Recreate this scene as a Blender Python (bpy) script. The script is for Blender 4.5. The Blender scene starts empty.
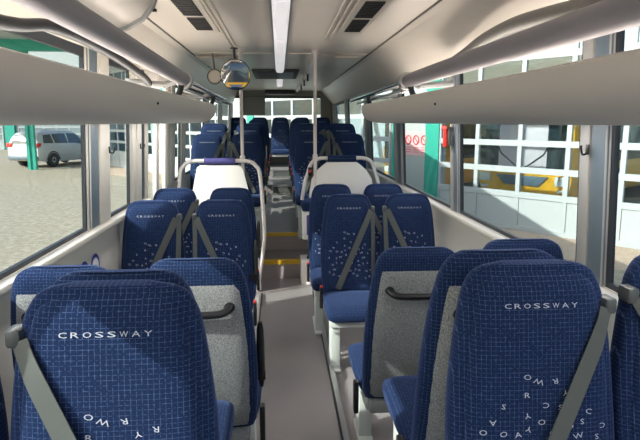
import bpy, bmesh, math, random
from mathutils import Vector, Matrix
random.seed(7)
S = bpy.context.scene
C = S.collection
PI = math.pi

# ------------------------------------------------------------------ helpers
class MB:
    def __init__(s): s.v = []; s.f = []; s.m = []
    def add(s, vs, fs, mi=0):
        b = len(s.v); s.v += [tuple(p) for p in vs]
        for f in fs: s.f.append(tuple(b+i for i in f)); s.m.append(mi)
        return s
    def hexa(s, p, mi=0):   # p: bottom 4 ccw, top 4 ccw
        return s.add(p, [(3,2,1,0),(4,5,6,7),(0,1,5,4),(1,2,6,5),(2,3,7,6),(3,0,4,7)], mi)
    def box(s, x0,x1,y0,y1,z0,z1, mi=0):
        return s.hexa([(x0,y0,z0),(x1,y0,z0),(x1,y1,z0),(x0,y1,z0),(x0,y0,z1),(x1,y0,z1),(x1,y1,z1),(x0,y1,z1)], mi)
    def loft(s, rings, mi=0, closed=True, caps=True):
        n = len(rings[0]); vs = [p for r in rings for p in r]; fs = []
        for i in range(len(rings)-1):
            for j in range(n if closed else n-1):
                k = (j+1) % n
                fs.append((i*n+j, i*n+k, (i+1)*n+k, (i+1)*n+j))
        if caps:
            fs.append(tuple(range(n-1,-1,-1))); fs.append(tuple((len(rings)-1)*n+j for j in range(n)))
        return s.add(vs, fs, mi)
    def tube(s, path, r, n=10, mi=0, flat=1.0):
        P = [Vector(p) for p in path]; rings = []
        t0 = (P[1]-P[0]).normalized()
        u = t0.cross(Vector((0,0,1)))
        if u.length < .1: u = t0.cross(Vector((1,0,0)))
        u.normalize()
        for i, p in enumerate(P):
            t = (P[min(i+1,len(P)-1)]-P[max(i-1,0)]).normalized()
            u = (u - t*u.dot(t)).normalized(); w = t.cross(u)
            rr = r[i] if isinstance(r, (list,tuple)) else r
            rings.append([p + u*math.cos(2*PI*k/n)*rr + w*math.sin(2*PI*k/n)*rr*flat for k in range(n)])
        return s.loft(rings, mi)
    def lathe(s, prof, axis='z', o=(0,0,0), n=24, mi=0):
        rings = []
        for r, h in prof:
            ring = []
            for k in range(n):
                a = 2*PI*k/n; c, q = r*math.cos(a), r*math.sin(a)
                p = {'z':(c,q,h),'y':(c,h,-q),'x':(h,c,q)}[axis]
                ring.append((p[0]+o[0],p[1]+o[1],p[2]+o[2]))
            rings.append(ring)
        return s.loft(rings, mi)
    def prism(s, poly, y0, y1, mi=0):   # poly in x,z extruded along y
        return s.loft([[(x,y0,z) for x,z in poly], [(x,y1,z) for x,z in poly]], mi)
    def prismx(s, poly, x0, x1, mi=0):  # poly in y,z extruded along x
        return s.loft([[(x0,y,z) for y,z in poly], [(x1,y,z) for y,z in poly]], mi)
    def mesh(s, name, mats, bevel=0, seg=2, smooth=True, ang=40):
        me = bpy.data.meshes.new(name); me.from_pydata(s.v, [], s.f)
        for i, p in enumerate(me.polygons): p.material_index = s.m[i]
        if not isinstance(mats, (list,tuple)): mats = [mats]
        for m in mats: me.materials.append(m)
        bm = bmesh.new(); bm.from_mesh(me)
        if bevel:
            es = [e for e in bm.edges if len(e.link_faces) == 2 and e.calc_face_angle(0) > .6]
            bmesh.ops.bevel(bm, geom=es, offset=bevel, segments=seg, affect='EDGES', profile=.5, clamp_overlap=True)
        bmesh.ops.recalc_face_normals(bm, faces=bm.faces[:])
        bm.to_mesh(me); bm.free()
        if smooth:
            for p in me.polygons: p.use_smooth = True
            me.set_sharp_from_angle(angle=math.radians(ang))
        me.update(); return me
    def build(s, name, mats, parent=None, **k):
        o = bpy.data.objects.new(name, s.mesh(name, mats, **k)); C.objects.link(o)
        if parent: o.parent = parent
        return o

def tag(o, label=None, cat=None, group=None, kind=None):
    if label: o['label'] = label
    if cat: o['category'] = cat
    if group: o['group'] = group
    if kind: o['kind'] = kind
    return o
def thing(name, label, cat, loc=(0,0,0), rz=0, group=None):
    o = bpy.data.objects.new(name, None); C.objects.link(o); o.empty_display_size = .1
    o.location = loc; o.rotation_euler = (0,0,rz)
    return tag(o, label, cat, group)
def struct(o): o['kind'] = 'structure'; return o
def inst(name, me, parent):
    o = bpy.data.objects.new(name, me); C.objects.link(o); o.parent = parent; return o

# ------------------------------------------------------------------ materials
def mat(name, col, rough=.5, metal=0., spec=.5, noise=None, bump=None, emit=None):
    m = bpy.data.materials.new(name); m.use_nodes = True
    nt = m.node_tree; b = nt.nodes['Principled BSDF']
    b.inputs['Base Color'].default_value = (*col, 1); b.inputs['Roughness'].default_value = rough
    b.inputs['Metallic'].default_value = metal; b.inputs['Specular IOR Level'].default_value = spec
    if noise or bump:
        tc = nt.nodes.new('ShaderNodeTexCoord')
    if noise:   # (scale, colour b, low, high)
        n = nt.nodes.new('ShaderNodeTexNoise'); n.inputs['Scale'].default_value = noise[0]; n.inputs['Detail'].default_value = 4
        nt.links.new(tc.outputs['Object'], n.inputs['Vector'])
        r = nt.nodes.new('ShaderNodeValToRGB'); r.color_ramp.elements[0].position = noise[2]; r.color_ramp.elements[1].position = noise[3]
        r.color_ramp.elements[0].color = (*col,1); r.color_ramp.elements[1].color = (*noise[1],1)
        nt.links.new(n.outputs['Fac'], r.inputs['Fac']); nt.links.new(r.outputs['Color'], b.inputs['Base Color'])
    if bump:
        n2 = nt.nodes.new('ShaderNodeTexNoise'); n2.inputs['Scale'].default_value = bump[0]
        nt.links.new(tc.outputs['Object'], n2.inputs['Vector'])
        bp = nt.nodes.new('ShaderNodeBump'); bp.inputs['Strength'].default_value = bump[1]; bp.inputs['Distance'].default_value = .004
        nt.links.new(n2.outputs['Fac'], bp.inputs['Height']); nt.links.new(bp.outputs['Normal'], b.inputs['Normal'])
    if emit:
        b.inputs['Emission Color'].default_value = (*emit[0],1); b.inputs['Emission Strength'].default_value = emit[1]
    return m

def fabric(name, axes, base=(.0075,.0185,.062), line=(.062,.10,.21), p=.0112, lw=.12):
    m = mat(name, base, .95, 0, .15); nt = m.node_tree; b = nt.nodes['Principled BSDF']
    N = nt.nodes.new; L = nt.links.new
    tc = N('ShaderNodeTexCoord'); sp = N('ShaderNodeSeparateXYZ'); L(tc.outputs['Object'], sp.inputs[0])
    outs = []
    for ax in axes:
        mu = N('ShaderNodeMath'); mu.operation = 'MULTIPLY'; mu.inputs[1].default_value = 1/p; L(sp.outputs[ax], mu.inputs[0])
        fr = N('ShaderNodeMath'); fr.operation = 'FRACT'; L(mu.outputs[0], fr.inputs[0])
        lt = N('ShaderNodeMath'); lt.operation = 'LESS_THAN'; lt.inputs[1].default_value = lw; L(fr.outputs[0], lt.inputs[0])
        outs.append(lt)
    mx = N('ShaderNodeMath'); mx.operation = 'MAXIMUM'; L(outs[0].outputs[0], mx.inputs[0]); L(outs[1].outputs[0], mx.inputs[1])
    no = N('ShaderNodeTexNoise'); no.inputs['Scale'].default_value = 160; L(tc.outputs['Object'], no.inputs['Vector'])
    mm = N('ShaderNodeMapRange'); mm.inputs['From Min'].default_value = .35; mm.inputs['From Max'].default_value = .65; L(no.outputs['Fac'], mm.inputs['Value'])
    mul = N('ShaderNodeMath'); mul.operation = 'MULTIPLY'; L(mx.outputs[0], mul.inputs[0]); L(mm.outputs[0], mul.inputs[1])
    mix = N('ShaderNodeMix'); mix.data_type = 'RGBA'
    mix.inputs['A'].default_value = (*base,1); mix.inputs['B'].default_value = (*line,1)
    L(mul.outputs[0], mix.inputs['Factor']); L(mix.outputs['Result'], b.inputs['Base Color'])
    b.inputs['Sheen Weight'].default_value = .25; b.inputs['Sheen Roughness'].default_value = .4
    b.inputs['Sheen Tint'].default_value = (.3,.45,1,1)
    return m

def glass(name, tint, gloss=.08, rough=.0):
    m = bpy.data.materials.new(name); m.use_nodes = True; nt = m.node_tree
    nt.nodes.remove(nt.nodes['Principled BSDF']); out = nt.nodes['Material Output']
    t = nt.nodes.new('ShaderNodeBsdfTransparent'); t.inputs[0].default_value = (*tint,1)
    g = nt.nodes.new('ShaderNodeBsdfGlossy'); g.inputs['Roughness'].default_value = rough
    mx = nt.nodes.new('ShaderNodeMixShader'); mx.inputs[0].default_value = gloss
    nt.links.new(t.outputs[0], mx.inputs[1]); nt.links.new(g.outputs[0], mx.inputs[2]); nt.links.new(mx.outputs[0], out.inputs['Surface'])
    return m

M = dict(
 fab_back = fabric('blue_grid_fabric', ('X','Z')),
 fab_cush = fabric('blue_grid_fabric_cushion', ('X','Y')),
 thread = mat('white_thread', (.42,.46,.56), .9),
 carpet = mat('grey_carpet', (.14,.15,.16), 1, 0, .1, noise=(320,(.36,.375,.385),.38,.62), bump=(300,.6)),
 belt = mat('belt_webbing', (.09,.10,.098), .75, 0, .25),
 belt_plastic = mat('grey_plastic', (.07,.08,.085), .35),
 black = mat('black_plastic', (.012,.013,.015), .35),
 red = mat('red_plastic', (.65,.03,.02), .4),
 frame_paint = mat('pale_grey_paint', (.62,.66,.64), .4),
 tube = mat('white_tube_paint', (.72,.68,.68), .35),
 rubber = mat('dark_vinyl_floor', (.20,.185,.19), .34, 0, .45, noise=(330,(.50,.47,.48),.44,.70)),
 riser = mat('riser_vinyl', (.42,.37,.37), .5, 0, .4, noise=(300,(.62,.56,.56),.45,.7)),
 yellow = mat('yellow_edging', (.85,.55,.04), .5),
 alu = mat('aluminium', (.55,.55,.56), .32, .9),
 greyrail = mat('grey_rail', (.27,.265,.30), .5, .0, .3),
 chrome = mat('chrome', (.75,.75,.77), .12, 1),
 ceil = mat('ceiling_cream', (.70,.655,.60), .32, 0, .45),
 cove = mat('cove_cream', (.68,.635,.57), .4, 0, .4),
 rack = mat('rack_grey', (.64,.605,.58), .45, 0, .45),
 rackd = mat('rack_inner', (.16,.16,.155), .6),
 wall = mat('wall_grey', (.60,.59,.55), .55),
 pillar = mat('pillar_grey', (.34,.35,.355), .5),
 dark = mat('dark_gasket', (.02,.025,.035), .5),
 bluegrey = mat('blue_grey_rubber', (.12,.165,.21), .45),
 darkgrey = mat('dark_grey_panel', (.10,.105,.10), .6),
 grille = mat('dark_grille', (.035,.035,.04), .6),
 panel_white = mat('white_panel', (.80,.78,.76), .45),
 purple_pad = mat('violet_blue_pad', (.06,.055,.22), .7),
 glass = glass('bus_glass', (.735,.775,.765), .035),
 wglass = glass('windscreen_glass', (.97,.98,.98), .02),
 gglass = glass('garage_glass', (.92,.97,.98), .07),
 cglass = mat('car_glass', (.03,.045,.05), .08, 0, .8),
 mirror = mat('mirror_silver', (.9,.9,.92), .02, 1),
 lamp = mat('lamp_diffuser', (.62,.60,.62), .35, emit=((1,.97,.99),.33)),
 strip = mat('added_glow', (.8,.8,.8), .5, emit=((1,.93,.86),17.0)),  # added fill glow under the racks, brightens the seats
 strip_up = mat('upper_added_glow', (.8,.8,.8), .5, emit=((1,.89,.78),13.0)),  # added fill glow in the rack trays, brightens the ceiling
 strip_grey = mat('strip_grey', (.22,.22,.21), .45),
 rear_grey = mat('rear_grey', (.24,.24,.22), .6),
 asphalt = mat('yard_asphalt', (.25,.222,.17), .95, 0, .2, noise=(9,(.37,.335,.27),.35,.7)),
 gravel = mat('gravel_strip', (.36,.27,.2), .95, 0, .2, noise=(25,(.5,.40,.31),.3,.7)),
 fac_white = mat('facade_white', (.42,.455,.45), .5),
 door_white = mat('door_white', (.42,.46,.465), .45),
 teal = mat('teal_green_paint', (.03,.36,.27), .5),
 hall = mat('hall_grey', (.36,.45,.49), .8),
 bus_yellow = mat('bus_yellow', (.95,.47,.02), .35),
 silver = mat('car_silver', (.56,.57,.57), .3, .2),
 lilac = mat('lilac_blind', (.78,.66,.70), .7),
 lampclear = mat('headlamp', (.75,.75,.72), .15),
 sign = mat('sign_pink', (.72,.44,.46), .6),
 sticker = mat('sticker_white', (.7,.7,.68), .5),
 stick_blue = mat('sticker_blue', (.03,.05,.35), .5),
)

# ------------------------------------------------------------------ bus shell
TILT = .05
def wx(side, z):
    d = TILT*max(0, z-1.09)
    return (-1.09+d) if side < 0 else (1.28-d)
Y0, Y1 = -1.7, 13.0
ZSL, ZSR, ZT = 1.09, 1.055, 2.10          # window sill and head
def wallslab(mb, side, y0, y1, z0, z1, th=.035, inset=0, mi=0):
    s = 1 if side > 0 else -1
    a0, a1 = wx(side,z0)-s*inset, wx(side,z1)-s*inset
    xs0, xs1 = sorted((a0, a0+s*th)), sorted((a1, a1+s*th))
    mb.hexa([(xs0[0],y0,z0),(xs0[1],y0,z0),(xs0[1],y1,z0),(xs0[0],y1,z0),(xs1[0],y0,z1),(xs1[1],y0,z1),(xs1[1],y1,z1),(xs1[0],y1,z1)], mi)

# floors
fl = MB(); fl.box(-1.12,1.31,Y0,6.0,-.06,0); struct(fl.build('floor', M['rubber'], smooth=False))
fl = MB(); fl.box(-1.12,1.31,6.0,6.52,-.06,.2,0); fl.box(-.32,.36,5.985,6.0,.0,.19,1)
struct(fl.build('floor_step', [M['rubber'],M['riser']], smooth=False))
fl = MB(); fl.box(-1.12,1.31,6.52,10.1,-.06,.4,0); fl.box(-.32,.36,6.505,6.52,.2,.39,1)
struct(fl.build('floor_rear', [M['rubber'],M['riser']], smooth=False))
fl = MB(); fl.box(-1.12,1.31,10.1,11.5,-.06,.58); struct(fl.build('floor_rear_platform', M['rubber'], smooth=False))
fl = MB(); fl.box(-1.12,1.31,11.5,Y1,-.06,.74); struct(fl.build('floor_rear_bench', M['rubber'], smooth=False))
t = MB(); t.box(-.32,.36,5.97,6.04,.165,.208); struct(t.build('trim_1', M['yellow'], smooth=False))
t = MB(); t.box(-.32,.36,6.49,6.56,.375,.408); struct(t.build('trim_2', M['yellow'], smooth=False))
for i,(y,z0,z1) in enumerate(((10.095,.42,.56),(11.495,.60,.72))):   # framed service hatches in the two rear risers
    h = thing('service_hatch', 'dark framed service hatch in the %s rear aisle riser' % ('lower','upper')[i], 'hatch', (.05,y,z0), group='service hatches in the rear risers')
    a = MB(); a.box(-.17,.17,-.012,0,0,z1-z0); a.build('panel', M['darkgrey'], h, smooth=False)
    a = MB()
    for b in ((-.19,.19,-.02,-.002,-.012,.008),(-.19,.19,-.02,-.002,z1-z0-.008,z1-z0+.012),(-.19,-.17,-.02,-.002,0,z1-z0),(.17,.19,-.02,-.002,0,z1-z0)): a.box(*b)
    a.build('frame', M['alu'], h, smooth=False)
# seat podiums over the wheel arches and the low plinths beside the aisle
for s, x0, x1, y1 in ((-1,-1.11,-.16,1.62),(1,.33,1.30,2.02)):
    p = MB(); p.box(x0,x1,-.2,y1,0,.18); struct(p.build('floor_podium_'+('left' if s<0 else 'right'), M['rubber'], smooth=False))
for i,(x0,x1,y0,y1) in enumerate(((.325,.355,2.05,5.5),(-.215,-.195,1.7,5.4))):
    p = MB(); p.box(x0,x1,y0,y1,0,.035,0); p.box(x0-.008 if i==0 else x1, x0 if i==0 else x1+.008, y0,y1,0,.02,1)
    struct(p.build('trim_%d'%(3+i), [M['alu'],M['dark']], smooth=False))

openL = [(-1.45,.95),(1.15,3.22),(3.62,4.15),(4.44,4.60),(4.66,5.02),(5.08,5.42),(5.85,6.25),(6.5,8.2),(8.6,10.2),(10.6,12.3)]
openR = [(-1.45,-.25),(.0,2.06),(2.27,3.88),(4.06,5.72),(6.10,7.75),(8.2,10.2),(10.6,12.3)]
nw = 0
for side, ops, nm in ((-1,openL,'left'),(1,openR,'right')):
    ZS = ZSL if side < 0 else ZSR
    w = MB(); wallslab(w, side, Y0, Y1, ZT, 2.46)
    if side > 0: wallslab(w, side, Y0, Y1, -.06, ZS)
    else:
        wallslab(w, side, Y0, 4.62, -.06, ZS); wallslab(w, side, 5.46, Y1, -.06, ZS); wallslab(w, side, 4.62, 5.46, -.06, .10)
    struct(w.build('wall_'+nm, M['wall'], smooth=False))
    # sill ledge
    s = 1 if side>0 else -1
    w = MB(); xa = wx(side,ZS); w.box(min(xa,xa-s*.05),max(xa,xa-s*.05),Y0,4.6 if side<0 else Y1,ZS-.035,ZS-.002)
    struct(w.build('trim_sill_'+nm, M['wall'], bevel=.008))
    edges = [Y0]+[e for o in ops for e in o]+[Y1]
    for k in range(0,len(edges),2):
        y0,y1 = edges[k],edges[k+1]
        p = MB(); wallslab(p, side, y0, y1, ZS, ZT, .035, 0, 0)
        if y1-y0 < .8:   # inner grey cover and dark rubber edge
            ww = y1-y0
            if side > 0:
                wallslab(p, side, y0+.02*ww, y0+.52*ww, ZS, ZT, .018, .012, 1)
                wallslab(p, side, y0+.56*ww, y1-.02, ZS, ZT, .02, .016, 0)
            else:
                wallslab(p, side, y0+.02, y0+.42*ww, ZS, ZT, .018, .012, 1 if k==4 else 0)
                wallslab(p, side, y0+.48*ww, y1-.02, ZS, ZT, .02, .016, 0)
        struct(p.build('wall_pillar_'+nm, [M['pillar'] if side>0 else M['wall'], M['bluegrey']], bevel=.006))
    for y0,y1 in ops:
        if side < 0 and y0 in (4.66,5.08):      # the two leaves of the middle door, glazed down to the floor
            g = MB(); wallslab(g, side, y0, y1, .12, ZS, .006, -.015); wallslab(g, side, y0, y1, ZS, ZT, .006, -.015)
            go = struct(g.build('door_%d'%(1 if y0 < 5 else 2), M['glass'], smooth=False))
            f = MB(); r = .03
            for a in ((y0-.01,y0+r,.1,ZS),(y1-r,y1+.01,.1,ZS),(y0-.01,y0+r,ZS,ZT),(y1-r,y1+.01,ZS,ZT),(y0,y1,.1,.16),(y0,y1,ZT-.06,ZT)): wallslab(f, side, *a, .03, .004)
            f.build('door_frame', M['tube'], go, smooth=False)
            continue
        nw += 1
        g = MB(); wallslab(g, side, y0, y1, ZS, ZT, .006, -.015)
        go = struct(g.build('window_%d'%nw, M['glass'], smooth=False))
        f = MB(); r = .022
        for a in ((y0,y1,ZS,ZS+r),(y0,y1,ZT-.05,ZT),(y0,y0+r,ZS,ZT),(y1-r,y1,ZS,ZT)): wallslab(f, side, *a, .02, -.006)
        f.build('window_frame', M['dark'], go, smooth=False)

# ceiling: flat centre, sloping coves, all with thickness
prof = [(wx(-1,2.08)+.0,2.10),(-.93,2.37),(-.885,2.40),(.945,2.40),(.985,2.37),(wx(1,2.08),2.10)]
top = [(x*1.03+(.003), z+.10) for x,z in prof]
c = MB()
poly = prof + top[::-1]
c.loft([[(x,Y0,z) for x,z in poly],[(x,Y1,z) for x,z in poly]], 0, True, False)
struct(c.build('ceiling', M['ceil'], smooth=False))
for k,x in enumerate((-.885,.945)):      # seams
    t = MB(); t.box(x-.006,x+.006,-1.5,11.8,2.392,2.404); struct(t.build('trim_seam_%d'%(k+1), M['darkgrey'], smooth=False))
t = MB(); t.box(-.86,.92,5.98,6.0,2.39,2.402); struct(t.build('trim_seam_3', M['cove'], bevel=.002))
for k,(x0,x1,y1) in enumerate(((-.43,-.40,5.6),(.40,.43,4.9))):   # twin cable tracks
    t = MB(); t.box(x0-.012,x0+.004,-1,y1,2.385,2.402); t.box(x1-.004,x1+.012,-1,y1,2.385,2.402)
    struct(t.build('trim_track_%d'%(k+1), M['cove'], bevel=.003))
# rear wall
r = MB(); r.box(-1.1,1.3,Y1,Y1+.08,-.06,1.30); r.box(-1.1,1.3,Y1,Y1+.08,2.27,2.46)
r.box(-1.1,-1.05,Y1,Y1+.08,1.3,2.27); r.box(.95,1.3,Y1,Y1+.08,1.3,2.27)
struct(r.build('wall_back', M['rear_grey'], smooth=False))
nw += 1
g = MB(); g.box(-1.05,.95,Y1+.03,Y1+.036,1.3,2.27); go = struct(g.build('window_%d'%nw, M['glass'], smooth=False))
f = MB()
for b in ((-1.05,.95,1.3,1.33),(-1.05,.95,2.23,2.27)): f.box(b[0],b[1],Y1+.01,Y1+.05,b[2],b[3])
f.build('window_frame', M['dark'], go, smooth=False)
b = thing('information_board', 'dark grey board hung over the left half of the rear window', 'board', (-.56,Y1-.03,1.86))
a = MB(); a.box(-.25,.25,-.02,.02,0,.40); a.build('panel', M['rear_grey'], b, bevel=.006)
a = MB(); a.box(-.26,.26,-.026,.026,-.015,0); a.build('rail', M['alu'], b, smooth=False)
# front of the bus behind the camera: dashboard and windscreen
r = MB(); r.box(-1.1,1.3,Y0-.08,Y0,-.06,.85); r.box(-1.1,1.3,Y0-.08,Y0,2.3,2.46)
r.box(-1.1,-1.04,Y0-.08,Y0,.85,2.3); r.box(1.24,1.3,Y0-.08,Y0,.85,2.3)
struct(r.build('wall_front', M['darkgrey'], smooth=False))
nw += 1
g = MB(); g.box(-1.04,1.24,Y0-.05,Y0-.044,.85,2.3); struct(g.build('window_%d'%nw, M['wglass'], smooth=False))

# yard and gravel
GZ = -.35
g = MB(); g.box(-70,60,-60,90,GZ-.2,GZ); struct(g.build('ground', M['asphalt'], smooth=False))

# ------------------------------------------------------------------ luggage racks
def smoothpath(pts, n=8):
    out = []
    P = [Vector(p) for p in pts]
    for i in range(len(P)-1):
        p0 = P[max(i-1,0)]; p1 = P[i]; p2 = P[i+1]; p3 = P[min(i+2,len(P)-1)]
        for k in range(n):
            t = k/n
            out.append(.5*((2*p1)+(p2-p0)*t+(2*p0-5*p1+4*p2-p3)*t*t+(-p0+3*p1-3*p2+p3)*t**3))
    out.append(P[-1]); return out
def rack(s, name_side):
    xl = -.59 if s<0 else .79; xw = -1.03 if s<0 else 1.22
    t = thing('luggage_rack', 'long grey overhead luggage rack along the %s windows' % name_side, 'luggage rack', (xl,2.5,1.69), group='overhead luggage racks')
    wdt = abs(xw-xl)
    base = [(0,.165),(.0,.12),(.015,.075),(.05,.03),(.11,.005),(.20,.0),(.32,.015),(wdt,.05),(wdt,.075),(.32,.04),(.20,.028),(.12,.032),(.07,.055),(.038,.095),(.028,.165),(.014,.172)]
    rings = []
    for y, q in [(-1.3,0),(2.0,0),(5.2,0),(5.5,.04),(5.62,.14),(5.70,.32),(5.75,.6)]:
        ring = []
        for u, v in base:
            uu = u + q*(wdt-u)*.55
            vv = .165 + (v-.165)*(1-q)
            ring.append((s*uu, y-2.5, vv))
        rings.append(ring)
    m = MB(); m.loft(rings); m.build('tray', M['rack'], t, ang=60)
    # rail above the lip: thick grey grip near, thin bright tube beyond the joint
    xr = -.045 if s<0 else .10; zr = .29
    m = MB(); m.tube([(xr,-3.8,zr+(.12 if s<0 else 0)),(xr,1.45,zr)], .046, 16); m.build('grip_rail', M['greyrail'], t)
    m = MB(); m.tube([(xr,1.45,zr),(xr,4.4,zr-.02)], .026, 12); m.tube([(xr-.05*s*-1,1.6,zr-.05),(xr-.05*s*-1,4.3,zr-.06)], .014, 10); m.build('thin_rail', M['chrome'], t)
    m = MB(); m.lathe([(.03,-.05),(.058,-.045),(.062,0),(.058,.045),(.03,.05)], 'y', (xr,1.45,zr), 16); m.build('joint_ring', M['alu'], t)
    for yb in (-2.2, 1.35, 3.2):
        m = MB(); m.tube(smoothpath([(xr,yb,zr),(xr+s*.02,yb,zr-.09),(xr+s*.09,yb,zr-.19),(s*.16,yb,.03)],4), .02, 8); m.build('bracket', M['black'], t)
        m = MB(); m.tube([(s*.16,yb,.25),(s*(wdt-.03),yb,.27)], .022, 8); m.tube([(xr,yb,zr),(s*.16,yb,.25)], .022, 8); m.build('cross_arm', M['pillar'], t)
    # hidden glow strips added as fill: in the tray for ceiling, beneath for seats
    m = MB(); m.box(min(s*.27,s*.31),max(s*.27,s*.31),-3.7,2.75,.055,.066); m.build('upper_added_glow', M['strip_up'], t, smooth=False)
    m = MB(); m.box(min(s*.24,s*.28),max(s*.24,s*.28),-3.7,2.75,.0025,.012); m.build('lower_added_glow', M['strip'], t, smooth=False)
    for yb in (.35,2.9):
        m = MB(); m.lathe([(.006,-.004),(.006,.004)], 'x', (-s*.0,yb,.10), 10); m.build('plug', M['black'], t)
    return t
rack(-1,'left'); rack(1,'right')

# arched cover strips at the head of the windows
def arch(pts, r, label, m, rflat=.5):
    o = MB().tube(smoothpath(pts,6), r, 10, 0, rflat).build('cover_strip', m)
    return tag(o, label, 'cover strip')
arch([(-.84,.9,1.94),(-.84,1.86,2.0),(-.84,2.25,2.05),(-.84,2.85,2.045),(-.84,3.62,1.985),(-.85,3.90,1.93),(-.86,3.97,1.875)], .023, 'dark arched strip curving behind the left grip rail to its bracket', M['dark'], 1)
arch([(1.10,3.9,2.04),(1.08,3.3,2.085),(1.06,2.95,2.115),(1.05,2.6,2.125),(1.05,2.3,2.115),(1.07,1.7,2.08),(1.09,.6,2.04)], .034, 'grey arched strip bulging above the right grip rail', M['strip_grey'], 1)
# bulging duct cover on the left near the camera
d = thing('duct_cover', 'rounded grey duct cover bulging from the upper left ceiling corner', 'duct cover', (-.64,1.0,2.4))
P = [(0,-.002),(.0,-.03),(-.025,-.09),(-.08,-.155),(-.16,-.20),(-.25,-.225),(-.34,-.235)]
m = MB(); rings = []
for y in (-2.0,0,2.15): rings.append([(x,y,z) for x,z in P]+[(-.37,y,-.22),(-.30,y,-.02)])
m.loft(rings); m.build('shell', M['rack'], d, ang=60)
m = MB(); rings = []
for y,k in ((2.15,1.0),(2.19,1.0)):
    rings.append([(x*1.02+.012,y,z*1.02-.012) for x,z in P]+[(-.38,y,-.23),(-.30,y,-.02)])
m.loft(rings); m.build('rim', M['pillar'], d)
m = MB(); m.box(-.03,-.005,2.185,2.205,-.12,-.105); m.build('clip', M['black'], d)

# ------------------------------------------------------------------ ceiling fittings
lt = thing('ceiling_light', 'long narrow strip light down the middle of the ceiling', 'ceiling light', (.02,3.5,2.4))
for k in range(6):
    m = MB(); y0 = -4.8+k*1.53; m.prism([(-.055,0),(-.05,-.03),(-.03,-.042),(.03,-.042),(.05,-.03),(.055,0)], y0, y0+1.51); m.build('diffuser', M['lamp'], lt, ang=30)
m = MB(); m.box(-.068,-.055,-4.8,4.4,-.018,0); m.box(.055,.068,-4.8,4.4,-.018,0); m.box(-.05,.05,-4.8,4.35,-.014,-.002); m.build('housing', M['alu'], lt, smooth=False)
m = MB(); m.box(-.05,.05,6.1,7.7,-.03,0); m.build('rear_diffuser', M['lamp'], lt, bevel=.012)
for s,x,lab in ((-1,-.54,'air vent with two dark grilles left of the ceiling strip light'),(1,.56,'air vent with two dark grilles right of the ceiling strip light')):
    v = thing('ceiling_vent', lab, 'air vent', (x,4.0,2.4), group='ceiling air vents')
    m = MB(); m.box(-.095,.095,-1.35,.56,-.022,0); m.build('frame', M['cove'], v, bevel=.01)
    for y0 in (-1.25,-.67,-.09):
        m = MB(); m.box(-.058,.058,y0,y0+.5,-.027,-.018)
        for k in range(9): m.box(-.058,.058,y0+.03+k*.052,y0+.045+k*.052,-.032,-.025)
        m.build('grille', M['grille'], v, smooth=False)
h = thing('roof_vent', 'dark wide vent panel in the ceiling ahead of the rear seats', 'roof vent', (-.04,8.45,2.4))
m = MB(); m.box(-.32,.32,-.68,.68,-.03,0); m.build('frame', M['darkgrey'], h, bevel=.01)
m = MB(); m.box(-.25,.02,-.6,.6,-.036,-.028); m.build('dark_flap', M['grille'], h, smooth=False)
m = MB(); m.box(.05,.25,-.6,.6,-.036,-.028); m.build('grey_flap', M['bluegrey'], h, smooth=False)
m = MB(); m.box(-.30,.36,12.6,12.99,2.30,2.4); tag(m.build('display_housing', M['black'], bevel=.02), 'small dark display housing above the rear window', 'display')
for s,x,y0,lab in ((-1,-.78,6.2,'left'),(1,.80,6.1,'right')):
    h = thing('ceiling_panel', 'raised cream access panel in the ceiling at the %s of the aisle' % lab, 'ceiling panel', (x,y0+.55,2.4))
    m = MB(); m.box(-.10 if s<0 else -.33,.33 if s<0 else .10,-.5,.5,-.012,0); m.build('panel', M['ceil'], h, bevel=.01)
    m = MB(); m.box((-.05 if s<0 else -.2),(.2 if s<0 else .05),-.52,-.47,-.03,-.005); m.build('edge', M['cove'], h, bevel=.006)

# convex mirror hanging from the ceiling
mr = thing('convex_mirror', 'round convex mirror with black rim hanging left of the aisle', 'mirror', (-.40,5.42,2.135))
def orient(o, n):
    o.rotation_euler = Vector(n).to_track_quat('Y','Z').to_euler()
R, rad = 3.2, .135
prof2 = [(.0005,0)]+[(rad*k/10, R-math.sqrt(R*R-(rad*k/10)**2)) for k in range(1,11)]+[(rad,.03),(.0005,.03)]
m = MB(); m.lathe(prof2, 'y', (0,0,0), 32); g1 = m.build('mirror_glass', M['mirror'], mr, ang=30)
m = MB(); rings=[]
m.tube([(math.cos(2*PI*k/32)*rad,.012,math.sin(2*PI*k/32)*rad) for k in range(33)], .009, 8); g2 = m.build('rim', M['black'], mr)
m = MB(); m.lathe([(.001,.045),(.09,.04),(.125,.022),(.125,.015)], 'y', (0,0,0), 24); g3 = m.build('back_shell', M['black'], mr)
m = MB(); m.tube(smoothpath([(0,.05,.02),(0,.08,.10),(-.01,.05,.18),(-.01,.03,.243)],4), .012, 8); m.lathe([(.035,.235),(.035,.244)],'z',(-.01,.03,0),12); m.build('bracket', M['black'], mr)
MT = Matrix.Rotation(math.radians(4), 4, 'X')    # tilt of the lens
for o in (g1,g2,g3):
    o.rotation_euler = (math.radians(4.4),0,math.radians(2.4))
sp = thing('round_speaker', 'small round cream disc behind the convex mirror', 'speaker', (-.655,6.0,2.16))
m = MB(); m.lathe([(.001,-.012),(.06,-.010),(.068,.0),(.068,.02),(.001,.03)], 'y', n=24); m.build('disc', M['cove'], sp)
m = MB(); m.tube([(math.cos(2*PI*k/24)*.072,0,math.sin(2*PI*k/24)*.072) for k in range(25)], .007, 6); m.build('rim', M['darkgrey'], sp)
m = MB(); m.tube([(0,.02,.04),(-.02,.03,.24)], .01, 6); m.build('bracket', M['darkgrey'], sp)

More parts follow.
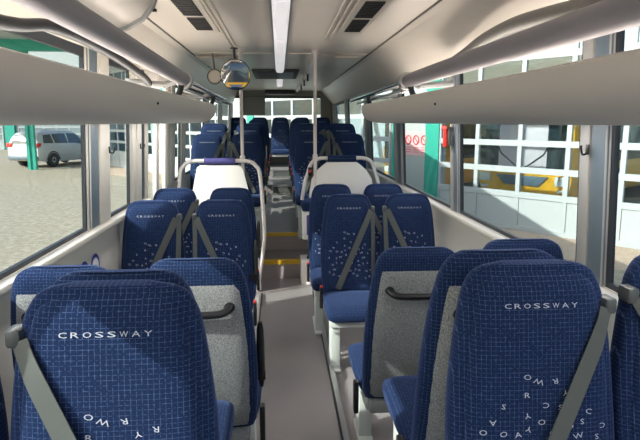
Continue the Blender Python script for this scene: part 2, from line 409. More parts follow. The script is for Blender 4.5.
# stanchions and ceiling grab rails
for s,x,y,z0,z1,lab in ((-1,-.365,5.62,1.0,2.4,'left'),(1,.368,5.80,1.0,2.4,'right')):
    p = thing('stanchion', 'vertical white grab pole rising from the %s partition to the ceiling' % lab, 'grab pole', (x,y,z0), group='grab poles at the partitions')
    m = MB(); m.tube([(0,0,0),(0,0,z1-z0)], .0175, 14); m.build('pole', M['tube'], p)
    m = MB(); m.lathe([(.034,z1-z0-.03),(.034,z1-z0)], n=16); m.build('top_flange', M['tube'], p)
    m = MB(); m.lathe([(.026,.30),(.026,.37)], n=14); m.build('clamp', M['tube'], p)
rl = thing('ceiling_grab_rail', 'white grab rail running along the ceiling right of the aisle', 'grab rail', (.37,8.5,2.31))
m = MB(); m.tube([(0,-2.7,0),(0,3.0,0)], .0175, 12); m.build('rail', M['tube'], rl)
for y in (-2.0,.0,2.6):
    m = MB(); m.tube([(0,y,0),(0,y,.09)], .014, 8); m.build('hanger', M['tube'], rl)
for y in (-1.2,-.2,.9):
    m = MB(); m.lathe([(.024,-.02),(.024,.02)], 'y', (0,y,0), 12); m.tube([(0,y,-.02),(0,y,-.10)], .012, 8); m.build('strap', M['black'], rl)

# ------------------------------------------------------------------ seats
LZ = [(.40,.200),(.44,.214),(.55,.222),(.70,.226),(.82,.223),(.92,.214),(1.0,.205),(1.06,.196),(1.11,.186),(1.14,.176),(1.165,.160),(1.18,.142),(1.188,.118),(1.192,.08)]
def interp(tab, z):
    if z <= tab[0][0]: return tab[0][1]
    for (a,b),(c2,d2) in zip(tab, tab[1:]):
        if z <= c2:
            t = (z-a)/(c2-a); return b+(d2-b)*t
    return tab[-1][1]
def wsh(z): return interp(LZ, z)
def yfront(z): u = (z-.44)/.75; return -.005+.19*u+.02*math.sin(u*PI*1.6)*(1 if u<1 else 0)
THK = [(.40,.085),(.5,.105),(.9,.10),(1.1,.085),(1.16,.066),(1.185,.04),(1.192,.02)]
def shell_c(z): return yfront(z)+.022+interp(THK, z)/2*1.0, interp(THK, z)/2
def wpad(z): return wsh(z)*.86
PTH = [(.455,.012),(.47,.03),(.50,.045),(1.08,.045),(1.13,.042),(1.16,.032),(1.176,.018),(1.181,.008)]
def pad_c(z):
    return yfront(z)+.045, interp(PTH, z)
NE = 4.0
def se(u): u = min(abs(u),1); return (1-u**NE)**(1/NE)
def front_y(x, z):
    zc = min(max(z,.47),1.175)
    best = 9
    w = wpad(zc)
    if abs(x) < w*.985:
        c0,h0 = pad_c(zc); best = c0-h0*se(x/w)
    w = wsh(zc); c0,h0 = shell_c(zc)
    best = min(best, c0-h0*se(min(abs(x/w),.97)))
    return best
def sering(w, c, h, z, n=36):
    r = []
    for k in range(n):
        a = 2*PI*k/n; ca, sa = math.cos(a), math.sin(a)
        r.append((w*math.copysign(abs(ca)**(2/NE),ca), c-h*math.copysign(abs(sa)**(2/NE),sa), z))
    return r
_glyph = {}
def glyph(ch):
    if ch not in _glyph:
        cu = bpy.data.curves.new('glyph','FONT'); cu.body = ch; cu.size = 1.0; cu.offset = .0; cu.resolution_u = 2; cu.align_x = 'CENTER'
        o = bpy.data.objects.new('glyph', cu); C.objects.link(o)
        dg = bpy.context.evaluated_depsgraph_get(); me = bpy.data.meshes.new_from_object(o.evaluated_get(dg))
        vs = [(v.co.x, v.co.y) for v in me.vertices]; fs = [tuple(p.vertices) for p in me.polygons]
        hx = [v[1] for v in vs]; x_ = [v[0] for v in vs]
        cx, cy, h = (max(x_)+min(x_))/2, (max(hx)+min(hx))/2, max(hx)-min(hx)
        vs = [((a-cx)/h, (b_-cy)/h) for a,b_ in vs]
        bpy.data.objects.remove(o); bpy.data.curves.remove(cu); bpy.data.meshes.remove(me)
        _glyph[ch] = (vs, fs)
    return _glyph[ch]
def put_glyph(mb, ch, x, z, h, rot=0, sx=1.35, mi=1, width=None):
    vs, fs = glyph(ch)
    if width: sx = width/h/(max(v[0] for v in vs)-min(v[0] for v in vs))
    c2, s2 = math.cos(rot), math.sin(rot); out = []
    for a,b_ in vs:
        a, b_ = a*h*sx, b_*h
        X, Z = x+a*c2-b_*s2, z+a*s2+b_*c2
        out.append((X, front_y(X,Z)-.0022, Z))
    mb.add(out, fs, mi)
rnd = random.Random(11)
conf = []
tries = 0
while len(conf) < 54 and tries < 6000:
    tries += 1
    z = rnd.uniform(.55,.925); x = rnd.uniform(-.165,.165)
    zlim = .925-.10*abs(x-.02)/.17 - .02*math.sin(x*40)
    if z > zlim or z < .60+.0*abs(x) and rnd.random()<.5: continue
    if all((x-a)**2+(z-b_)**2 > .030**2 for a,b_,_,_ in conf):
        conf.append((x, z, rnd.choice('CROSSWAYWSO'), rnd.choice((0,PI,.2,-.2,PI+.2,PI-.3,PI/2*.1))))

def hull_path(pts):   # taut strap: lower convex hull of (t, y)
    H = []
    for p in pts:
        while len(H) >= 2 and (H[-1][1]-H[-2][1])*(p[0]-H[-2][0]) >= (p[1]-H[-2][1])*(H[-1][0]-H[-2][0]): H.pop()
        H.append(p)
    return H
def strap_mesh(mb, x0,z0,x1,z1, w=.046, off=.010, th=.003, n=30):
    L = math.hypot(x1-x0,z1-z0); dx,dz = (x1-x0)/L,(z1-z0)/L; px,pz = -dz,dx
    rows = []
    for sgn in (-1,1):
        pts = []
        for k in range(n+1):
            t = k/n; x = x0+(x1-x0)*t+px*sgn*w/2; z = z0+(z1-z0)*t+pz*sgn*w/2
            pts.append((t, front_y(max(min(x,.215),-.215),z)-off))
        H = hull_path(pts)
        rows.append([interp(H, k/n) for k in range(n+1)])
    rings = []
    for k in range(n+1):
        t = k/n; xc = x0+(x1-x0)*t; zc = z0+(z1-z0)*t
        a = (xc-px*w/2, rows[0][k], zc-pz*w/2); b_ = (xc+px*w/2, rows[1][k], zc+pz*w/2)
        rings.append([a,b_,(b_[0],b_[1]-th,b_[2]),(a[0],a[1]-th,a[2])])
    mb.loft(rings)

_sm = {}
def seat_meshes():
    zs = [.40,.42,.44,.48,.55,.62,.70,.78,.86,.92,.96,1.0,1.03,1.06,1.085,1.11,1.13,1.15,1.165,1.175,1.183,1.188,1.192]
    m = MB(); rings = []
    for z in zs:
        c0,h0 = shell_c(z); rings.append(sering(wsh(z), c0, h0, z))
    m.loft(rings); _sm['backrest'] = m.mesh('backrest', M['fab_back'], ang=50)
    zs = [.455,.46,.47,.485,.50,.55,.62,.70,.78,.86,.92,.96,1.0,1.03,1.06,1.085,1.11,1.13,1.145,1.16,1.17,1.176,1.181]
    m = MB(); rings = []
    for z in zs:
        c0,h0 = pad_c(z); q = 1 if z<1.13 else 1-.25*((z-1.13)/.051)**2
        rings.append(sering(wpad(z)*q, c0, h0, z))
    m.loft(rings, 0)
    word = 'CROSSWAY'
    for i,ch in enumerate(word): put_glyph(m, ch, (i-3.5)*.0248, 1.091, .0122, 0, width=.0172)
    for x,z,ch,a in conf: put_glyph(m, ch, x, z, .0135, a)
    _sm['back_pad'] = m.mesh('back_pad', [M['fab_back'],M['thread']], ang=50)
    # grey carpet on the rear of the backrest, closed thin slab hugging the shell
    m = MB(); nx, nz = 14, 18; grid = []
    for i in range(nz+1):
        z = .40+(1.105-.40)*i/nz; c0,h0 = shell_c(z); w = wsh(z)*.90
        row = []
        for j in range(nx+1):
            x = -w+2*w*j/nx; edge = (i in (0,nz)) or (j in (0,nx))
            row.append((x, c0+h0*se(x/wsh(z))+(-.004 if edge else .008), z))
        grid.append(row)
    m.loft(grid, 0, False, False); _sm['back_carpet'] = m.mesh('back_carpet', M['carpet'], ang=70)
    m = MB(); m.box(-.185,.185,.03,.10,.325,.40); _sm['lower_flap'] = m.mesh('lower_flap', M['carpet'], bevel=.02, seg=3)
    m = MB(); yb = shell_c(1.0)[0]+shell_c(1.0)[1]
    pth = smoothpath([(-.13,yb+.004,1.005),(-.115,yb+.03,.992),(-.07,yb+.042,.985),(.07,yb+.042,.985),(.115,yb+.03,.992),(.13,yb+.004,1.005)],5)
    m.tube(pth, .0155, 10); m.lathe([(.022,0),(.02,.012)], 'y', (-.128,yb,1.003), 12); m.lathe([(.022,0),(.02,.012)], 'y', (.128,yb,1.003), 12)
    _sm['grab_handle'] = m.mesh('grab_handle', M['black'])
    # cushion
    m = MB(); rings = []
    for y,w,zt,zb in ((.02,.205,.47,.39),(0,.215,.478,.385),(-.1,.225,.487,.38),(-.25,.228,.49,.38),(-.36,.228,.492,.382),(-.42,.224,.485,.385),(-.45,.216,.465,.395),(-.462,.20,.445,.41)):
        zc,h = (zt+zb)/2,(zt-zb)/2; r = []
        for k in range(28):
            a = 2*PI*k/28; ca,sa = math.cos(a),math.sin(a)
            r.append((w*math.copysign(abs(ca)**.42,ca), y, zc+h*math.copysign(abs(sa)**.55,sa)))
        rings.append(r)
    m.loft(rings); _sm['cushion'] = m.mesh('cushion', M['fab_cush'], ang=60)
    m = MB(); m.box(-.20,.20,-.40,.03,.335,.388); _sm['seat_frame'] = m.mesh('seat_frame', M['frame_paint'], bevel=.012)
    for a in (-1,1):
        m = MB(); x = a*.155
        m.box(x-.035,x+.035,-.34,-.20,.02,.34); m.box(x-.04,x+.04,-.40,.02,0,.025); m.box(x-.03,x+.03,-.38,.0,.29,.34)
        _sm['leg%d'%a] = m.mesh('leg', M['frame_paint'], bevel=.008)
        m = MB(); strap_mesh(m, a*.180,1.075,-a*.10,.49); _sm['belt%d'%a] = m.mesh('seat_belt', M['belt'], ang=60)
        strap_mesh(m, a*.195,1.07,a*.185,.50,.032,.006); _sm['dbelt%d'%a] = m.mesh('seat_belt', M['belt'], ang=60)
        m = MB(); yy = front_y(a*.18,1.07)
        m.box(a*.195-.017,a*.195+.017,yy-.018,yy+.035,1.055,1.10); _sm['guide%d'%a] = m.mesh('belt_guide', M['belt_plastic'], bevel=.01)
        m = MB(); m.box(a*.235-.012,a*.235+.012,-.06,-.015,.36,.53); _sm['buckle%d'%a] = m.mesh('buckle', M['black'], bevel=.006)
        m = MB(); m.box(a*.235-.009,a*.235+.009,-.062,-.03,.522,.536); _sm['button%d'%a] = m.mesh('button', M['red'], bevel=.003)
        m = MB(); p = [(a*.238,yfront(z)+.05,z) for z in (.60,.64,.70,.76,.82,.88,.91)]
        m.tube(p, [.008,.014,.017,.017,.016,.014,.008], 10); m.box(a*.225-.03,a*.225+.03,yfront(.66)+.02,yfront(.66)+.06,.64,.68)
        _sm['arm%d'%a] = m.mesh('armrest', M['black'])
seat_meshes()
for _m in _sm.values(): _m.transform(Matrix.Diagonal((.94,1,.975,1)))
def seat(x, y, z, face, aisle, guide, label, group, arm=False, belt=True, legs=True, cat='bus seat', sx=1.0):
    """face -1: looks at the camera (-y); +1: turned away. aisle: world side (-1/1) of the aisle, 0 for none; guide: world side of belt guide"""
    t = thing('bus_seat', label, cat, (x,y,z), 0 if face < 0 else PI, group)
    t.scale = (sx,1,1)
    k = 1 if face < 0 else -1
    g, a = guide*k, (aisle or guide)*k
    cu = inst('cushion', _sm['cushion'], t); inst('backrest', _sm['backrest'], t)
    bp = inst('back_pad', _sm['back_pad'], t); bp['label'] = 'blue back pad with white lettering'
    if face > 0: inst('back_carpet', _sm['back_carpet'], t); inst('lower_flap', _sm['lower_flap'], t); inst('grab_handle', _sm['grab_handle'], t)
    if face < 0 and z > .7: pass
    if belt:
        inst('seat_belt', _sm[('belt%d' if z > .1 and y < 2 else 'dbelt%d')%g], t); inst('belt_guide', _sm['guide%d'%g], t)
    if aisle:
        b = inst('buckle', _sm['buckle%d'%a], t)
        if face > 0: b.location = (0,.03,-.075)
        else: inst('button', _sm['button%d'%a], b)
    if arm: inst('armrest', _sm['arm%d'%a], t)
    inst('seat_frame', _sm['seat_frame'], t)
    if legs: inst('leg', _sm['leg%d'%a], t)
    return t
Gf = 'front facing seats'; Gb = 'rear facing seats with grey carpeted backs'
# near row, over the front wheel arch, facing the camera
seat(-.383,1.05,.18,-1, 1,-1,'nearest left aisle seat, large blue backrest with diagonal belt at the lower left','seats facing the front',sx=1.12)
seat(-.855,1.05,.18,-1, 0, 1,'blue window seat at the lower left edge, beside the nearest left aisle seat','seats facing the front',sx=1.06)
seat(.655,1.17,.18,-1,-1, 1,'nearest right aisle seat, large blue backrest with diagonal belt in the lower right','seats facing the front',sx=1.06)
seat(1.115,1.19,.20,-1,0,-1,'window seat at the extreme lower right, beside the nearest right aisle seat','seats facing the front',sx=1.06)
# back to back with it
seat(-.412,1.63,.165,1, 1,-1,'left aisle seat turned away, back to back behind nearest left seat',Gb,sx=1.06)
seat(.645,1.77,.17,1,-1, 1,'right aisle seat turned away, back to back behind the nearest right seat',Gb,sx=1.06)
# grey backed row
seat(-.325,2.30,0.03,1, 1,-1,'left aisle seat turned away, grey carpet back with black grab handle, aisle side',Gb,arm=True,sx=1.07)
seat(-.81,2.30,0.01,1, 0, 1,'left window seat turned away, blue top over grey carpet beside the big window',Gb,sx=1.07)
seat(.60,2.56,0,1,-1, 1,'right aisle seat turned away, whole grey carpet back with horizontal black handle',Gb,sx=1.07)
seat(1.065,2.56,.03,1,0,-1,'right window seat turned away, only its blue top showing over the nearest right seat',Gb,sx=1.07)
# third and fourth rows, facing the camera
seat(-.395,3.62,.015,-1, 1,-1,'left aisle seat facing front, sunlit, second row from the left partition','seats facing the front',arm=True)
seat(-.865,3.62,.015,-1, 0, 1,'left window seat facing front, by the wall panel below the window pillars','seats facing the front')
seat(.515,3.98,0,-1,-1, 1,'right aisle seat facing front, opposite the seat with the whole grey back','seats facing the front')
seat(.975,3.98,0,-1,0,-1,'right window seat facing front, in line with the seat opposite the grey back','seats facing the front')
seat(-.405,4.46,0,-1, 1,-1,'left aisle seat just in front of the white partition, top showing behind another seat','seats facing the front',arm=True)
seat(-.865,4.46,0,-1, 0, 1,'left window seat just in front of the white partition','seats facing the front')
seat(.455,4.68,0,-1,-1, 1,'right aisle seat just in front of the right partition','seats facing the front')
seat(.915,4.68,0,-1,0,-1,'right window seat just in front of the right partition','seats facing the front')
# raised rear rows
ords = ['first','second','third','fourth','fifth','sixth']
for i in range(6):
    y = 6.58+.75*i; z = .40 if i == 0 else .52
    if y > 9.9: z = .58
    seat(-.39,y,z,-1, 1,-1,'left aisle seat in the %s raised row behind the partition'%ords[i],'raised rear seats',arm=(i<2))
    seat(.385,y,z,-1,-1, 1,'right aisle seat in the %s raised row behind the partition'%ords[i],'raised rear seats')
    if i < 2:
        seat(-.845,y,z,-1,0,1,'left window seat in the %s raised row behind the partition'%ords[i],'raised rear seats')
    if i < 3:
        seat(.84,y,z,-1,0,-1,'right window seat in the %s raised row behind the partition'%ords[i],'raised rear seats')
for i,x in enumerate((-.90,-.43,.03,.50,.96)):
    seat(x,12.45,.64 if i!=2 else .64,-1,0,1 if i<3 else -1,['leftmost seat','second seat from the left','middle seat facing the aisle','second seat from the right','rightmost seat'][i]+' of the last row under the rear window','last row seats',belt=False,legs=False)

# ------------------------------------------------------------------ partitions
def partition(x0, x1, y, zt, zb, label, padc, group='partitions ahead of the raised rows'):
    xc = (x0+x1)/2; t = thing('partition', label, 'partition', (xc,y,zb), group=group); w = (x1-x0)/2; h = zt-zb
    path = [(-w+.07,0,0),(-w+.0,0,h*.35),(-w-.01,0,h*.5),(-w+.02,0,h-.16),(-w+.06,0,h-.05),(-w+.15,0,h),(0,0,h),(w-.15,0,h),(w-.06,0,h-.05),(w-.02,0,h-.16),(w+.01,0,h*.5),(w-.0,0,h*.35),(w-.07,0,0)]
    if h < .6: path[0:3] = [(-w-.04,0,0),(-w-.02,0,h*.3),(-w,0,h*.5)]; path[-3:] = [(w,0,h*.5),(w+.02,0,h*.3),(w+.04,0,0)]
    m = MB(); m.tube(smoothpath(path,5), .019, 12); m.build('hoop', M['tube'], t)
    m = MB(); zz = h-.04
    poly = [(-w+.03,.02),(w-.03,.02),(w-.06,h*.5),(w-.12,h*.72),(w-.19,zz-.02),(w-.22,zz),(-w+.22,zz),(-w+.19,zz-.02),(-w+.12,h*.72),(-w+.06,h*.5)]
    m.prism(poly, -.012, .012); m.build('panel', M['panel_white'], t, bevel=.004)
    m = MB(); m.tube([(-.15,0,h-.002),(-.145,0,h-.002),(.145,0,h-.002),(.15,0,h-.002)], [.022,.033,.033,.022], 14); p = m.build('grip_pad', padc, t); p['label'] = 'dark blue padded grip'
    return t
partition(-.99,-.17,5.52,1.325,.0,'white partition with tube hoop and violet pad left of the aisle',M['purple_pad'])
pr_ = partition(.27,1.02,5.80,1.33,.90,'white partition with tube hoop and dark blue pad right of the aisle',M['fab_cush'])
m = MB(); m.box(-.352,-.312,-.03,.0,.25,.34); b = m.build('stop_button_box', M['black'], pr_, bevel=.006)
m = MB(); m.lathe([(.001,-.036),(.013,-.036),(.014,-.028)], 'y', (-.332,0,.30), 14); m.build('button', M['red'], b)
# cabinet below the right partition
cb = thing('side_cabinet', 'white cabinet with blue padded top and blue front panel under the right partition', 'cabinet', (.63,5.78,0))
m = MB(); m.box(-.40,.40,-.12,.18,.50,.80); m.build('body', M['panel_white'], cb, bevel=.012)
m = MB(); m.box(-.41,.41,-.16,.19,.80,.90); m.build('padded_top', M['fab_cush'], cb, bevel=.025, seg=3)
m = MB(); m.box(-.36,-.02,-.132,-.118,.55,.76); m.build('front_panel', M['purple_pad'], cb, bevel=.012)
m = MB(); m.tube([(-.32,-.05,.50),(-.28,.0,.40),(-.33,.02,.26)], .03, 8); m.build('bracket', M['black'], cb)
m = MB(); m.box(-.42,.40,-.06,.2,0,.27); m.build('base', M['panel_white'], cb, bevel=.01)

# ------------------------------------------------------------------ wall fittings
for x,y,z,s,lab in ((1.228,2.17,1.59,1,'black coat hook on the near right window pillar'),(1.225,4.0,1.55,1,'black coat hook on the right pillar below the red hammer'),
                    (-1.038,3.54,1.53,-1,'black coat hook on the left pillar next to the large window'),(-1.038,4.32,1.52,-1,'black coat hook on the second left pillar')):
    h = thing('coat_hook', lab, 'coat hook', (x,y,z), group='coat hooks'); h.scale = (.62,.62,.62)
    m = MB(); m.box(-.006,.006,-.016,.016,-.03,.035); m.build('plate', M['black'], h, bevel=.003)
    m = MB(); m.tube(smoothpath([(0,0,-.02),(-s*.03,-.005,-.03),(-s*.045,-.008,-.005),(-s*.05,-.01,.03)],4), .007, 8); m.build('hook', M['black'], h)
h = thing('emergency_hammer', 'red emergency hammer in its holder high on the right pillar', 'hammer', (1.21,3.97,1.585))
m = MB(); m.box(-.012,.012,-.03,.03,-.05,.08); m.build('holder', M['darkgrey'], h, bevel=.004)
m = MB(); m.tube([(-.025,0,-.06),(-.025,0,.07)], .016, 10); m.build('handle', M['red'], h)
m = MB(); m.tube([(-.025,-.045,.075),(-.025,.045,.075)], [.006,.02], 10); m.build('head', M['red'], h)
st = thing('wall_sticker', 'round blue and white pictogram stickers on the left wall under the window', 'sticker', (-1.089,3.2,.86))
for k,y in enumerate((.09,-.10)):
    m = MB(); m.lathe([(.078,-.0005),(.078,.0012)], 'x', (0,y,0), 28); b = m.build('disc', M['stick_blue'], st)
    m = MB(); m.lathe([(.056,.001),(.056,.002)], 'x', (0,y,0), 28); m.build('centre', M['sticker'], b)

# ------------------------------------------------------------------ outside: depot hall with glazed doors
ANG = math.atan2(.8054,-.5927)
FO = Vector((4.6,10.19,GZ)); FD = Vector((-.5927,.8054,0)); FN = Vector((-.8054,-.5927,0))
def fpt(s, n=0, z=0): p = FO+FD*s+FN*n; return (p.x,p.y,GZ+z)
PITCH = .93; NP = 5; DW = PITCH*NP
RAIL = [.69,1.16,1.66,2.18,2.70,3.22,3.74,4.26]       # heights above the yard
def garage_door(loc, rz, label, npan=NP, glassm=None, group='glazed depot doors'):
    t = thing('garage_door', label, 'garage door', loc, rz, group); W = npan*PITCH
    m = MB()
    for k in range(npan+1):
        x = -W/2+k*PITCH; m.box(x-.042,x+.042,-.03,.03,.02,4.3)
    for z in RAIL: m.box(-W/2,W/2,-.028,.034,z-.055,z+.055)
    m.box(-W/2,W/2,-.03,.04,0,.1); m.build('frame', M['door_white'], t, smooth=False)
    m = MB(); m.box(-W/2,W/2,-.006,.002,.69,4.26); m.build('glazing', glassm or M['gglass'], t, smooth=False)
    m = MB()
    for k in range(npan): x = -W/2+k*PITCH; m.box(x+.05,x+PITCH-.05,-.012,.016,.1,.63)
    m.build('lower_panel', M['door_white'], t, smooth=False)
    return t
doors = [(-.325,'glazed white depot door right of the green pillar, yellow bus behind it'),(6.19,'glazed white depot door left of the green pillar'),
         (12.705,'glazed depot door seen through the rear window'),(18.755,'far glazed depot door at the end of the hall, seen through left windows'),(-6.375,'depot door at the right end of the hall')]
for s,l in doors: garage_door(fpt(s), ANG, l, 6 if s == 6.19 else NP)
fw_ = MB()
def fbox(mb, s0,s1,n0,n1,z0,z1,mi=0):
    P4 = [fpt(s0,n0),fpt(s1,n0),fpt(s1,n1),fpt(s0,n1)]
    mb.hexa([(a,b_,GZ+z0) for a,b_,_ in P4]+[(a,b_,GZ+z1) for a,b_,_ in P4], mi)
fbox(fw_, -12,22,-.2,.06,4.32,6.2)
for s in (-6.375,-.325,6.655,12.705,18.755):
    fbox(fw_, s+DW/2, s+DW/2+1.40, -.2,.03, 0,4.32)
struct(fw_.build('wall_depot', M['fac_white'], smooth=False))
for i,s in enumerate((-6.375,-.325,6.655,12.705)):
    t = MB()
    fbox(t, s+DW/2-.0, s+DW/2+.36, .03,.06, 0,4.32); fbox(t, s+DW/2+1.22, s+DW/2+1.32, .03,.06, 0,4.32)
    struct(t.build('trim_%d'%(5+i), M['teal'], smooth=False))
hb = MB(); fbox(hb, -12,22,-14.3,-14,0,5); fbox(hb,-12,22,-14,-10.5,4.6,4.8); fbox(hb,-12,22,-2.0,-.2,4.6,4.8)  # unseen hall roof, gap added so daylight reaches the buses
for k in range(12): fbox(hb,-12+k*3,-11.7+k*3,-10.5,-2.0,4.6,4.8); fbox(hb,-12.2,-12,-14,-.2,0,5); fbox(hb,22,22.2,-14,-.2,0,5)
struct(hb.build('wall_depot_hall', M['hall'], smooth=False))
gs = MB(); fbox(gs, -12,22,.06,1.6,0,.012); struct(gs.build('ground_strip', M['gravel'], smooth=False))
# sign on the white pillar
sg = thing('notice_sign', 'pale red notice with three red prohibition rings on the white pillar', 'sign', fpt(2.70,.035,1.32), ANG)
m = MB(); m.box(-.36,.40,0,.012,0,.52); m.build('board', M['sign'], sg, smooth=False)
for k in range(3):
    x = .22-.0-k*.22-.08
    m = MB(); m.tube([(x+math.cos(2*PI*q/20)*.075,.014,.34+math.sin(2*PI*q/20)*.095) for q in range(21)], .014, 6); m.tube([(x-.05,.014,.28),(x+.05,.014,.40)], .010, 6); m.build('prohibition_ring', M['red'], sg)
m = MB()
for k in range(3):
    x = .14-k*.22
    for z in (.17,.12,.07): m.box(x-.08,x+.08,.012,.0135,z,z+.012)
for z in (.40,.34,.28): m.box(.26,.37,.012,.0135,z,z+.012)
m.build('print_lines', M['red'], sg, smooth=False)

# yellow buses parked in the hall
def yellow_bus(loc, rz, label, blind=True, length=9.5):
    """front face at local y=0 looking towards +y, body runs to -y"""
    t = thing('yellow_bus', label, 'bus', loc, rz, 'yellow buses')
    def ring(y, w, zb, zt, n=28):
        r = []
        for k in range(n):
            a = 2*PI*k/n; ca,sa = math.cos(a),math.sin(a)
            r.append((w*math.copysign(abs(ca)**.25,ca), y, (zb+zt)/2+(zt-zb)/2*math.copysign(abs(sa)**.25,sa)))
        return r
    m = MB(); m.loft([ring(-length,1.22,.3,3.0),ring(-.6,1.25,.28,3.05),ring(-.15,1.24,.28,3.02),ring(-.02,1.20,.30,2.95),ring(0,1.14,.33,2.88)]); m.build('body', M['bus_yellow'], t, ang=50)
    m = MB(); m.loft([[(-1.17,.012,1.0),(1.17,.012,1.0),(1.17,.012,2.75),(-1.17,.012,2.75)],[(-1.15,.035,1.02),(1.15,.035,1.02),(1.12,.03,2.72),(-1.12,.03,2.72)]]); m.build('windscreen', M['cglass'], t, bevel=.01)
    m = MB(); m.hexa([(-.45,.0,.58),(.45,.0,.58),(.45,.045,.58),(-.45,.045,.58),(-.68,.0,.82),(.68,.0,.82),(.68,.045,.82),(-.68,.045,.82)]); m.build('grille', M['bluegrey'], t, bevel=.01)
    m = MB(); m.box(-1.0,1.0,0,.05,.26,.33); m.build('lower_valance', M['dark'], t, bevel=.01)
    for s in (-1,1):
        m = MB(); m.box(s*.98-.15,s*.98+.15,-.02,.05,.62,.84); m.build('headlamp', M['lampclear'], t, bevel=.03)
        m = MB(); m.box(s*1.0-.10,s*1.0+.10,-.02,.05,.46,.54); m.build('fog_lamp', M['lampclear'], t, bevel=.02)
        m = MB(); m.hexa([(s*1.14-.03,.0,.9),(s*1.14+.03,.0,.9),(s*1.14+.03,.05,.9),(s*1.14-.03,.05,.9),(s*1.18-.015,.0,1.45),(s*1.18+.015,.0,1.45),(s*1.18+.015,.04,1.45),(s*1.18-.015,.04,1.45)]); m.build('corner_fin', M['bus_yellow'], t, smooth=False)
        m = MB(); m.tube([(s*.1,.05,1.02),(s*.55,.06,1.35),(s*.75,.05,1.75)], .016, 6); m.build('wiper', M['black'], t)
        m = MB(); m.box(s*1.225-.03,s*1.225+.03,-length+.3,-.5,1.15,2.65); m.build('side_window', M['cglass'], t, bevel=.01)
        for yw in (-2.4,-7.2):
            m = MB(); m.lathe([(.3,-.13),(.47,-.13),(.49,0),(.47,.13),(.3,.13)], 'x', (s*1.12,yw,.49), 24); m.build('wheel', M['black'], t)
    if blind:
        m = MB(); m.box(-.62,.62,.036,.05,1.02,2.05); m.build('sun_blind', M['lilac'], t, bevel=.01)
        m = MB(); m.box(-.85,.85,.036,.07,2.05,2.16); m.build('destination_strip', M['stick_blue'], t, bevel=.01)
    return t
b1 = fpt(1.56,-2.6); yellow_bus(b1, ANG, 'yellow bus inside the hall, front with lilac blind behind the near glazed door').scale = (1,1,.97)
b2 = fpt(5.15,-2.8); yellow_bus(b2, ANG, 'yellow bus inside the hall, partly hidden by the white pillar', blind=False).scale = (.9,.9,.9)
yellow_bus((-.25,-5.3,GZ), 0, 'yellow bus parked ahead of the windscreen, seen in the round mirror', blind=False)

# ------------------------------------------------------------------ building behind the car
lb = MB(); lb.box(-48,-6,44.2,50,GZ,7.5,0)
for z in (4.9,): lb.box(-48,-6,44.1,44.2,z,z+.3,0)
struct(lb.build('wall_workshop', M['fac_white'], smooth=False))
for k,(x,l) in enumerate(((-23.0,'left glazed workshop door behind the silver car'),(-17.2,'middle glazed workshop door behind the silver car'),(-11.6,'right glazed workshop door behind the silver car'))):
    d_ = garage_door((x,44.1,GZ), PI, l, 5, mat('workshop_glass_%d'%k,(.22,.28,.30),.15,0,.8), 'workshop doors beyond the yard')
for k,x in enumerate((-20.1,-14.4)):
    t = MB(); t.box(x-.35,x+.35,43.95,44.2,GZ,5.2); struct(t.build('trim_%d'%(20+k), M['teal'], smooth=False))
cn = thing('canopy', 'teal steel canopy post with roof beam standing beside the silver car', 'canopy', (-10.72,25.3,GZ))
m = MB(); m.box(-.17,-.05,-.1,.1,0,5.0); m.box(.05,.17,-.1,.1,0,5.0); m.box(-.06,.06,-.03,.03,0,5.0); m.build('post', M['teal'], cn, smooth=False)
m = MB(); m.box(-6,6,-.2,.2,5.0,5.45); m.build('beam', M['teal'], cn, smooth=False)
m = MB(); m.box(-6.2,6.2,-3,3,5.45,5.6); m.build('roof', M['fac_white'], cn, smooth=False)

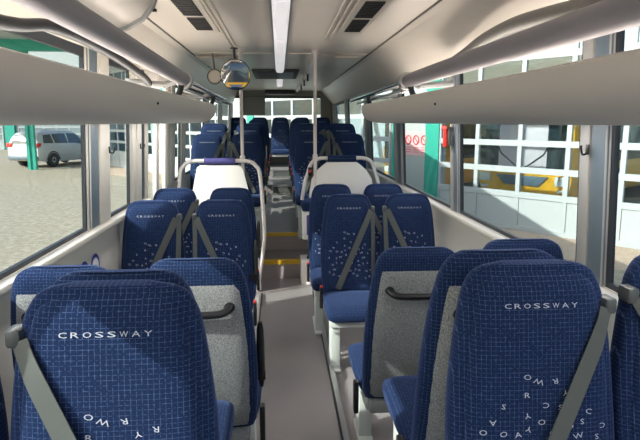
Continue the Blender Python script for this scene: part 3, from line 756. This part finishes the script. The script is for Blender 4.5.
# silver car, rear three quarter: local +y is forward
def car(loc, rz):
    t = thing('silver_car', 'silver estate car parked in the yard beyond the large left window', 'car', loc, rz)
    st_ = [(-2.35,.72,.50,.78,.80,.85,.60),(-2.32,.86,.38,.95,1.02,1.08,.68),(-2.22,.91,.32,1.0,1.10,1.45,.66),(-2.0,.92,.30,1.02,1.12,1.64,.64),(-1.4,.93,.27,1.02,1.10,1.70,.66),(-.4,.93,.25,1.02,1.08,1.72,.67),
           (.35,.93,.25,1.02,1.06,1.68,.66),(.9,.93,.25,1.0,1.04,1.40,.70),(1.35,.92,.26,.98,1.02,1.08,.74),(1.9,.90,.28,.90,.96,1.02,.7),(2.25,.84,.34,.76,.84,.90,.62),(2.4,.66,.42,.62,.68,.74,.5)]
    rings = []
    for y,w,zb,zm,zl,zr,wr in st_:
        rings.append([(-w*.92,y,zb),(w*.92,y,zb),(w,y,zb+.18),(w,y,zm),(w*.985,y,zl),(wr+.06,y,zr-.06),(wr-.03,y,zr),(0,y,zr+.025),(-wr+.03,y,zr),(-wr-.06,y,zr-.06),(-w*.985,y,zl),(-w,y,zm),(-w,y,zb+.18)])
    m = MB(); m.loft(rings); m.build('body', M['silver'], t, ang=35)
    for s in (-1,1):
        for poly in ([(-1.95,1.17),(-1.30,1.15),(-1.34,1.58),(-1.80,1.55)],[(-1.22,1.15),(-.33,1.13),(-.36,1.61),(-1.25,1.59)],[(-.26,1.13),(.95,1.10),(.38,1.57),(-.22,1.61)]):
            def xs(z): return .917+(.715-.917)*(z-1.08)/.56
            m = MB(); m.loft([[(s*(xs(z)-.02),y,z) for y,z in poly],[(s*(xs(z)+.02),y,z) for y,z in poly]]); m.build('side_window', M['cglass'], t, smooth=False)
        for yw in (-1.40,1.42):
            m = MB(); m.lathe([(.20,-.11),(.33,-.11),(.355,-.06),(.355,.06),(.33,.11),(.20,.11)], 'x', (s*.84,yw,.355), 28); w_ = m.build('wheel', M['black'], t)
            m = MB(); m.lathe([(.02,s*.10),(.10,s*.115),(.21,s*.10),(.235,s*.112),(.235,s*.06)] if s>0 else [(.02,-.10),(.10,-.115),(.21,-.10),(.235,-.112),(.235,-.06)], 'x', (s*.84,yw,.355), 20); m.build('rim', M['alu'], w_)
            m = MB(); m.tube([(s*.925,yw+math.cos(a*PI/10)*.40,.355+math.sin(a*PI/10)*.40) for a in range(11)], .03, 6); m.build('arch_trim', M['dark'], t)
        m = MB(); m.box(s*.74-.17,s*.74+.17,-2.36,-2.10,.98,1.18); m.build('tail_lamp', M['red'], t, bevel=.03)
        m = MB(); m.box(s*1.0-.09,s*1.0+.09,.62,.78,1.10,1.24); m.build('door_mirror', M['silver'], t, bevel=.03)
        m = MB(); m.tube([(s*.56,-1.7,1.73),(s*.58,-1.5,1.77),(s*.58,0,1.77),(s*.56,.2,1.73)], .018, 6); m.build('roof_rail', M['alu'], t)
        for yh in (-1.0,.1):
            m = MB(); m.box(s*.945-.015,s*.945+.015,yh-.10,yh+.10,.99,1.02); m.build('door_handle', M['silver'], t, bevel=.005)
    m = MB(); m.loft([[(-.62,-2.335,1.15),(.62,-2.335,1.15),(.58,-2.13,1.56),(-.58,-2.13,1.56)],[(-.62,-2.25,1.13),(.62,-2.25,1.13),(.58,-2.05,1.55),(-.58,-2.05,1.55)]]); m.build('rear_window', M['cglass'], t, smooth=False)
    m = MB(); m.box(-.85,.85,-2.42,-2.2,.40,.56); m.build('rear_bumper', M['bluegrey'], t, bevel=.04)
    return t
car((-10.75,28.3,GZ), math.radians(-20)).scale = (.95,.95,.95)

# ------------------------------------------------------------------ light
w = bpy.data.worlds.new('sky'); S.world = w; w.use_nodes = True; nt = w.node_tree
bg = nt.nodes['Background']; sk = nt.nodes.new('ShaderNodeTexSky'); sk.sky_type = 'NISHITA'; sk.sun_disc = False
sun_dir = Vector((-.74,-.36,.55)).normalized()
sk.sun_elevation = math.asin(sun_dir.z); sk.sun_rotation = math.atan2(sun_dir.x, sun_dir.y)
sk.dust_density = 2.5; sk.air_density = 1.0
nt.links.new(sk.outputs[0], bg.inputs[0]); bg.inputs[1].default_value = .32
sl = bpy.data.lights.new('sun','SUN'); sl.energy = 6.2; sl.angle = math.radians(.6); sl.color = (1,.95,.88)
so = bpy.data.objects.new('sun', sl); C.objects.link(so); so.rotation_euler = sun_dir.to_track_quat('Z','Y').to_euler()

# ------------------------------------------------------------------ camera
cd = bpy.data.cameras.new('camera'); co = bpy.data.objects.new('camera', cd); C.objects.link(co); S.camera = co
cd.sensor_width = 36; cd.lens = 560/640*36; cd.clip_start = .05; cd.clip_end = 300
co.location = (0,0,1.70); co.rotation_euler = (math.radians(90-9.926),0,math.radians(-4.125))
S.view_settings.view_transform = 'Standard'; S.view_settings.look = 'None'; S.view_settings.gamma = 1
S.view_settings.use_curve_mapping = False; S.view_settings.exposure = 0.65
S.cycles.max_bounces = 10; S.cycles.transparent_max_bounces = 16; S.cycles.diffuse_bounces = 6
S.cycles.use_denoising = True
